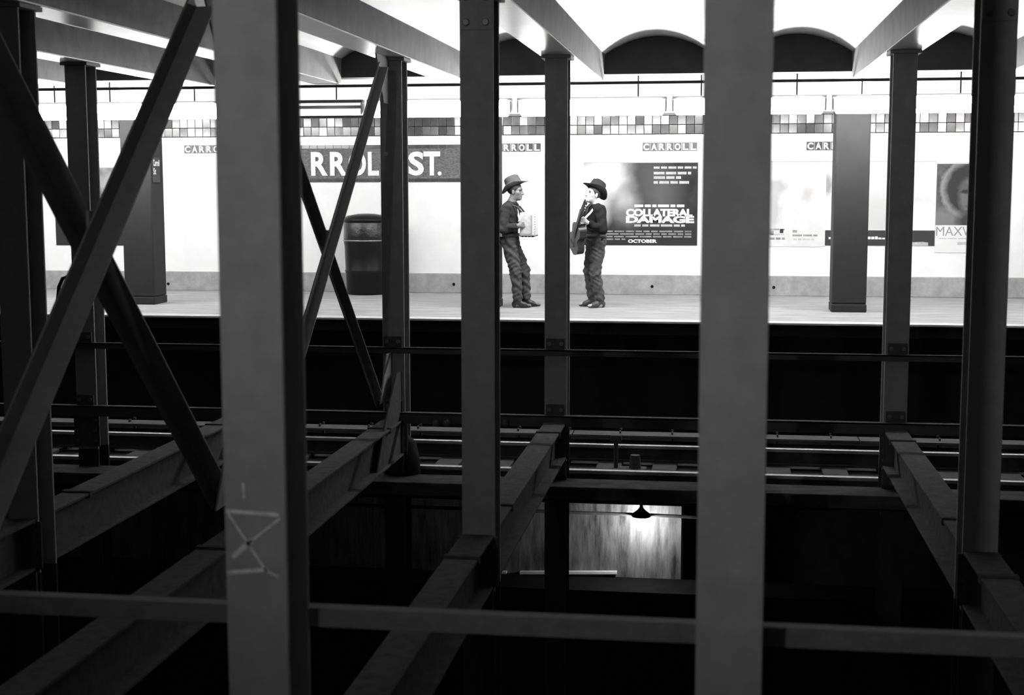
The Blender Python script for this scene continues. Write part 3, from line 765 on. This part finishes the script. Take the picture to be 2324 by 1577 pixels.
def hat(name, par, c, R_, m, rb=.185, rc=.092, h_=.135, curl=.055, dip=.02):
    n = 48; prof = []
    mb = MB(); rows = []
    crown = [(.0, .90), (.25, .93), (.5, .98), (.72, 1.0), (.84, .97), (.90, .88), (.94, .6), (.97, .3), (1.0, .06), (1.03, .0)]
    brim = [i/6 for i in range(1, 7)]
    for (rr, zz) in crown:
        row = []
        for k in range(n):
            a = 2*math.pi*k/n; r = max(rr, .02)*rc; xx, yy = r*math.cos(a)*1.16, r*math.sin(a)*.96
            z = zz*h_
            if rr < .95: z -= .040*math.exp(-(yy/.030)**2)*(1 if rr < .85 else .4) ; z += .016*(xx/rc if xx < 0 else -xx/rc*.2)*0
            if rr > .5 and xx > 0: yy *= 1-.28*(zz)*(xx/rc)*.8
            row.append((xx, yy, z))
        rows.append(row)
    for tb in brim:
        row = []
        for k in range(n):
            a = 2*math.pi*k/n; r0 = 1.03*rc; 
            xx = (r0*1.16+(rb-r0*1.16)*tb)*math.cos(a); yy = (r0*.96+(rb*.83-r0*.96)*tb)*math.sin(a)
            z = curl*abs(math.sin(a))**3*tb**1.6 - dip*abs(math.cos(a))**2*tb**1.5
            row.append((xx, yy, z))
        rows.append(row)
    for r in rows: mb.v += r
    for i in range(len(rows)-1):
        for k in range(n):
            a, b = i*n+k, i*n+(k+1) % n; mb.f.append((a, a+n, b+n, b))
    mb.f.append(tuple(range(n)))
    o = mb.build(name, m, par, smooth=True)
    so = o.modifiers.new('felt', 'SOLIDIFY'); so.thickness = .006; so.offset = 0
    o.matrix_local = Matrix.Translation(c) @ Matrix(R_.tolist()).to_4x4()
    bd = MB(); nn = 32
    bd.v += [(1.035*rc*1.16*math.cos(2*math.pi*k/nn), 1.035*rc*.96*math.sin(2*math.pi*k/nn), z) for z in (.004, .028) for k in range(nn)]
    bd.f += [(k, (k+1) % nn, nn+(k+1) % nn, nn+k) for k in range(nn)]
    bo = bd.build('hat_band', 'belt', o, smooth=True); s2 = bo.modifiers.new('t', 'SOLIDIFY'); s2.thickness = .003
    return o

def boot(par, an, toe, m):
    an, toe = np.array(an, float), np.array(toe, float)
    d = toe-an; d[2] = 0; d /= np.linalg.norm(d)
    fl = Field(np.minimum(an, toe)-[.12, .12, .12], np.maximum(an, toe)+[.12, .12, .22], .006)
    heel = np.array((an[0], an[1], 0))-d*.045
    fl.cone(an+[0, 0, .12], an, .052, .044, .02); fl.cone(heel+[0, 0, .05], heel+[0, 0, .028], .032, .028, .02)
    fl.cone(an-d*.01+[0, 0, -.02], np.array((an[0], an[1], .042))+d*.08, .042, .036, .03)
    fl.cone(np.array((an[0], an[1], .034))+d*.06, np.array((toe[0], toe[1], .022)), .036, .016, .03)
    fl.clip((0, 0, -1), -.003); fl.clip((0, 0, 1), an[2]+.10)
    link('boot', fl.mesh('boot'), m, par, smooth=True)

def person(name, label, base, rz, J, headc, headR, hands, cloth, hatp):
    t = thing(name, base, label, 'person', None, rz)
    lo, hi = (-.42, -.46, -.01), (.42, .46, 1.68)
    def limbs(f, inf, arms=True, torso=True, legs=True):
        if torso:
            mid = (np.array(J['chest'])+np.array(J['pelvis']))/2
            f.ell(J['chest'], (.105+inf, .160+inf, .175+inf), .05); f.ell(mid, (.10+inf, .138+inf, .15+inf), .05)
            f.ell(J['pelvis'], (.108+inf, .150+inf, .115+inf), .05)
            for s_ in 'rl': f.cone(np.array(J['neck'])-[0, 0, .03], J['sh_'+s_], .050+inf, .056+inf, .04)
        if arms:
            for s_ in 'rl':
                f.cone(J['sh_'+s_], J['el_'+s_], .052+inf, .041+inf*1.1, .02); f.cone(J['el_'+s_], J['wr_'+s_], .041+inf*1.1, .027+inf, .015)
        if legs:
            for s_ in 'rl':
                f.cone(J['hip_'+s_], J['kn_'+s_], .082+inf, .056+inf, .03); f.cone(J['kn_'+s_], J['an_'+s_], .055+inf, .036+inf*1.6, .02)
        return f
    B = limbs(Field(lo, hi, .0052), 0)
    for s_ in 'rl':
        B.cone(J['an_'+s_], np.array(J['an_'+s_])*[1, 1, 0]+[0, 0, .045], .036, .034, .02); B.cone(np.array(J['an_'+s_])*[1, 1, 0]+[0, 0, .04], np.array(J['toe_'+s_])*[1, 1, 0]+[0, 0, .03], .032, .018, .02)
    B.cone(J['neck'], np.array(headc)+headR @ np.array((-.01, 0, -.05)), .056, .052, .03)
    P = head(B, headc, headR)
    for hd in hands: hand(B, *hd)
    sm, jm, bm, fm, am, kn = cloth
    link('body', B.mesh('body'), kn, t, smooth=True)
    Sf = limbs(Field(lo, hi, .006), .016, legs=False)
    Sf.folds(.006, 62, 25, J['pelvis'][0]*9); Sf.clip((0, 0, -1), -(J['pelvis'][2]-.0)); nk = np.array(J['neck'])
    Sf.ell(nk+[.03, 0, .055], (.075, .068, .07), .01, None, 's')
    for hd in hands:
        wv = np.array(hd[0]); fd = np.array(hd[1], float); fd /= np.linalg.norm(fd); Sf.ell(wv+fd*.03, (.05, .05, .05), .004, None, 's')
    sh = link('shirt', Sf.mesh('shirt'), sm, t, smooth=True)
    # collar
    cb = MB(); nn = 20
    for i in range(nn):
        a = math.radians(35)+math.radians(290)*i/(nn-1)
        for (r, z) in ((.066, -.018), (.074, .012), (.088, -.012)):
            cb.v.append((nk[0]+.012+r*math.cos(a), nk[1]+r*math.sin(a), nk[2]+z+.012))
    for i in range(nn-1):
        for j in range(2): a_ = i*3+j; cb.f.append((a_, a_+1, a_+4, a_+3))
    co = cb.build('collar', sm, sh, smooth=True); so = co.modifiers.new('t', 'SOLIDIFY'); so.thickness = .005
    Jf = Field((-.35, -.34, .02), (.42, .34, 1.06), .006)
    Jf.ell(J['pelvis'], (.124, .166, .125), .05)
    for s_ in 'rl':
        an = np.array(J['an_'+s_])+[0, 0, .03]
        Jf.cone(J['hip_'+s_], J['kn_'+s_], .100, .074, .03); Jf.cone(J['kn_'+s_], an, .073, .062, .02)
    Jf.folds(.0085, 48, 40, J['pelvis'][0]*11+1); Jf.folds(.004, 95, -60, 2)
    Jf.clip((0, 0, 1), J['pelvis'][2]+.075); Jf.clip((0, 0, -1), -.085)
    link('jeans', Jf.mesh('jeans'), jm, t, smooth=True)
    for s_ in 'rl': boot(t, J['an_'+s_], J['toe_'+s_], bm)
    pe = J['pelvis']; be = MB().lathe([(1, 0), (1.03, .004), (1.03, .034), (1, .038)], n=32, sx=.128, sy=.170).build('belt', 'belt', t, smooth=True); be.location = (pe[0], pe[1], pe[2]+.045)
    bu = MB().box((-.006, -.03, -.022), (.008, .03, .022)).build('buckle', 'buckle', be, bevel=.004); bu.location = (.13, 0, .02)
    if am: 
        b2 = MB().box((-.03, -.008, -.022), (.03, .008, .022)).build('belt_clip', 'buckle', be, bevel=.004); b2.location = (-.085, -.14, .02)
    # hair, eyes, brows
    Hf = Field(np.array(headc)-.16, np.array(headc)+.16, .006)
    Hf.ell(P(-.016, 0, .038), (.099, .081, .084), .01, headR); Hf.ell(P(.085, 0, -.01), (.085, .10, .075), .01, headR, 's'); Hf.ell(P(.03, 0, -.09), (.1, .1, .065), .01, headR, 's')
    link('hair', Hf.mesh('hair'), 'hair', t, smooth=True)
    for s_ in (-1, 1):
        e = MB().lathe([(.002, -.0075), (.006, -.004), (.0078, 0), (.006, .004), (.002, .0075)], n=10).build('eye', 'hair', t, smooth=True); e.location = P(.071, s_*.031, .012)
        MB().tube([P(.084, s_*.014, .030), P(.083, s_*.03, .034), P(.071, s_*.05, .028)], [.003, .0045, .002], 6).build('eyebrow', 'hair', t)
    hat('hat', t, Vector(hatp[0]), hatp[1], fm)
    nf_ = MB().tube([nk+[.075, -.03, .005], nk+[.095, 0, -.02], nk+[.075, .03, .005]], .012, 8)
    nf_.tube([nk+[.095, 0, -.02], nk+[.115, -.012, -.09], nk+[.12, -.02, -.15]], [.010, .014, .004], 8)
    nf_.build('neckerchief', 'scarf', t, smooth=True)
    return t

# accordion player, leaning back against the platform column and facing along the platform
LX, LY = -2.59, 18.06
J = dict(pelvis=(-.075, 0, .865), chest=(-.085, 0, 1.155), neck=(-.055, 0, 1.325), sh_r=(-.085, -.165, 1.262), sh_l=(-.085, .165, 1.262),
         el_r=(-.125, -.225, 1.005), el_l=(-.10, .235, 1.005), wr_r=(.055, -.205, 1.045), wr_l=(.06, .205, 1.06),
         hip_r=(-.068, -.078, .83), hip_l=(-.06, .078, .83), kn_r=(.02, -.085, .455), kn_l=(.105, .09, .465), an_r=(.045, -.085, .09), an_l=(.125, .10, .095),
         toe_r=(.205, -.09, .03), toe_l=(.30, .11, .03))
hR = rotm(math.radians(-8), math.radians(2))
pl_ = person('person', 'person in grey cowboy hat and denim leaning on a column, holding an accordion', (LX, LY, 0), 0, J, (.005, 0, 1.475), hR,
             [((.055, -.205, 1.045), (1, .25, .2), (.1, 1, 0), .55, 1), ((.06, .205, 1.06), (1, -.25, .15), (.1, -1, 0), .55, -1)],
             ('shirt', 'jeans', 'boot', 'felt', True, 'skin'), ((-.005, 0, 1.545), rotm(math.radians(-8), math.radians(-25))))
# accordion
ac = thing('accordion', (LX+.085, LY, .915), 'white piano accordion held at the chest of the leaning person', 'accordion')
bx('treble_case', (.0, -.175, .0), (.185, -.085, .30), 'pearl', ac, bevel=.014)
bx('bass_case', (.0, .085, .0), (.185, .175, .30), 'pearl', ac, bevel=.014)
be = MB(); nfold = 7
for i in range(nfold):
    y0 = -.085+i*.17/nfold; y1 = y0+.17/nfold; ym = (y0+y1)/2
    for (ya, yb, ea, eb) in ((y0, ym, .012, .0), (ym, y1, .0, .012)):
        be.hexa([(ea, ya, ea), (.185-ea, ya, ea), (.185-eb, yb, eb), (eb, yb, eb), (ea, ya, .30-ea), (.185-ea, ya, .30-ea), (.185-eb, yb, .30-eb), (eb, yb, .30-eb)])
be.build('bellows', 'bellows', ac)
for i in range(14): bx('key', (.165, -.215, .012+i*.0198), (.195, -.175, .012+i*.0198+.0175), 'pearl', ac, bevel=.002)
for i in range(9): bx('black_key', (.178, -.213, .024+i*.031), (.199, -.185, .034+i*.031), 'ink', ac)
bx('grille', (.02, -.181, .03), (.15, -.174, .27), 'ink_l', ac)
for i in range(4): bx('foot', (.02+.043*i, -.16, -.012), (.045+.043*i, -.13, .002), 'ink', ac)
bx('base_trim', (.0, -.18, -.004), (.188, .18, .008), 'ink', ac)
MB().tube([(.02, -.12, .295), (-.04, -.13, .37), (-.14, -.12, .40), (-.20, -.11, .30)], .012, 8).build('strap', 'ink', ac, smooth=True)
MB().tube([(.02, .12, .295), (-.04, .13, .37), (-.14, .12, .40), (-.20, .11, .30)], .012, 8).build('strap', 'ink', ac, smooth=True)

# guitar player, facing the accordion player
RX, RY = -1.575, 18.2
J = dict(pelvis=(-.01, 0, .85), chest=(-.015, 0, 1.13), neck=(.0, 0, 1.295), sh_r=(.0, -.165, 1.235), sh_l=(-.01, .165, 1.235),
         el_r=(.125, -.255, 1.03), el_l=(.0, .275, 1.0), wr_r=(.235, -.075, .965), wr_l=(.20, .255, 1.085),
         hip_r=(-.005, -.078, .815), hip_l=(-.01, .078, .815), kn_r=(.045, -.09, .45), kn_l=(.035, .095, .45), an_r=(.0, -.105, .095), an_l=(-.03, .105, .09),
         toe_r=(.155, -.14, .03), toe_l=(.13, .135, .03))
RZ = math.radians(205)
hR2 = rotm(math.radians(14), math.radians(-14))
hR2h = rotm(math.radians(14), math.radians(-36))
pr_ = person('person', 'person in black cowboy hat and dark shirt playing a guitar', (RX, RY, 0), RZ, J, (.040, .01, 1.435), hR2,
             [((.235, -.075, .965), (.5, 1, -.1), (-1, .2, 0), .35, 1), ((.20, .255, 1.085), (.7, .15, .5), (.2, .8, -.2), .8, -1)],
             ('shirt2', 'jeans2', 'boot2', 'felt2', False, 'skin2'), ((.005, .0, 1.492), hR2h))
# guitar
A = Vector((.265, -.045, .745)); B = A + Vector((.03, .50, .53)); ax = (B-A).normalized()
front = Vector((1, .15, 0)); front = (front-ax*front.dot(ax)).normalized(); side = ax.cross(front)
gu = thing('guitar', (RX, RY, 0), 'dark guitar held upright by the person in black hat', 'guitar', None, RZ)
def G(u_, v_, w_): return A + side*u_ + ax*v_ + front*w_
outl = []
for i in range(40):
    a = 2*math.pi*i/40; v_ = .215-.215*math.cos(a); tt = v_/.43
    hwid = .168*math.sin(math.pi*min(1, max(0, tt*1.0)))**.5 if tt < .42 else 0
    wv = (.165*math.sqrt(max(0, 1-((tt-.27)/.30)**2)) if tt < .5 else 0); wv2 = (.125*math.sqrt(max(0, 1-((tt-.78)/.235)**2)) if tt > .4 else 0)
    ww = max(wv, wv2, .095 if .3 < tt < .8 else 0)
    outl.append((ww*(1 if math.sin(a) > 0 else -1), v_))
gb = MB(); k = len(outl)
for w_ in (-.05, .045): gb.v += [tuple(G(a, b, w_)) for a, b in outl]
for i in range(k): j = (i+1) % k; gb.f.append((i, j, k+j, k+i))
gb.f.append(tuple(range(k))[::-1])
gb.build('body', 'wood_d', gu)
gt = MB(); gt.v += [tuple(G(a*1.01, .215+(b-.215)*1.01, w_)) for w_ in (.045, .050) for a, b in outl]
gt.f.append(tuple(range(k))[::-1]); gt.f.append(tuple(range(k, 2*k)))
for i in range(k): j = (i+1) % k; gt.f.append((i, j, k+j, k+i))
tp = gt.build('soundboard', 'wood_l', gu)
MB().tube([G(0, .27, .0495), G(0, .27, .052)], .045, 20).build('sound_hole', 'ink', tp)
MB().bar(G(-.06, .12, .055), G(.06, .12, .055), ax*.012, front*.006).build('bridge', 'wood_d', tp)
MB().bar(G(0, .40, .045), G(0, .70, .045), side*.024, front*.012).build('neck', 'wood_d', gu)
MB().bar(G(0, .30, .060), G(0, .70, .060), side*.025, front*.003).build('fingerboard', 'ink', gu)
hs = MB().bar(G(0, .70, .038), G(0, .85, .020), side*.033, front*.008).build('headstock', 'wood_d', gu)
for s_ in (-1, 1):
    for v_ in (.735, .775, .815): MB().tube([G(s_*.033, v_, .03), G(s_*.052, v_, .03)], .007, 8).build('tuning_peg', 'buckle', hs)
for i in range(6): MB().tube([G(-.02+.008*i, .12, .064), G(-.016+.0064*i, .70, .066)], .0012, 4).build('string', 'buckle', gu)
MB().tube([G(0, .02, -.02), Vector((-.04, -.13, 1.2)), Vector((-.03, -.02, 1.33)), Vector((.10, .12, 1.22)), G(0, .45, .03)], .014, 8).build('strap', 'letter', gu, smooth=True)
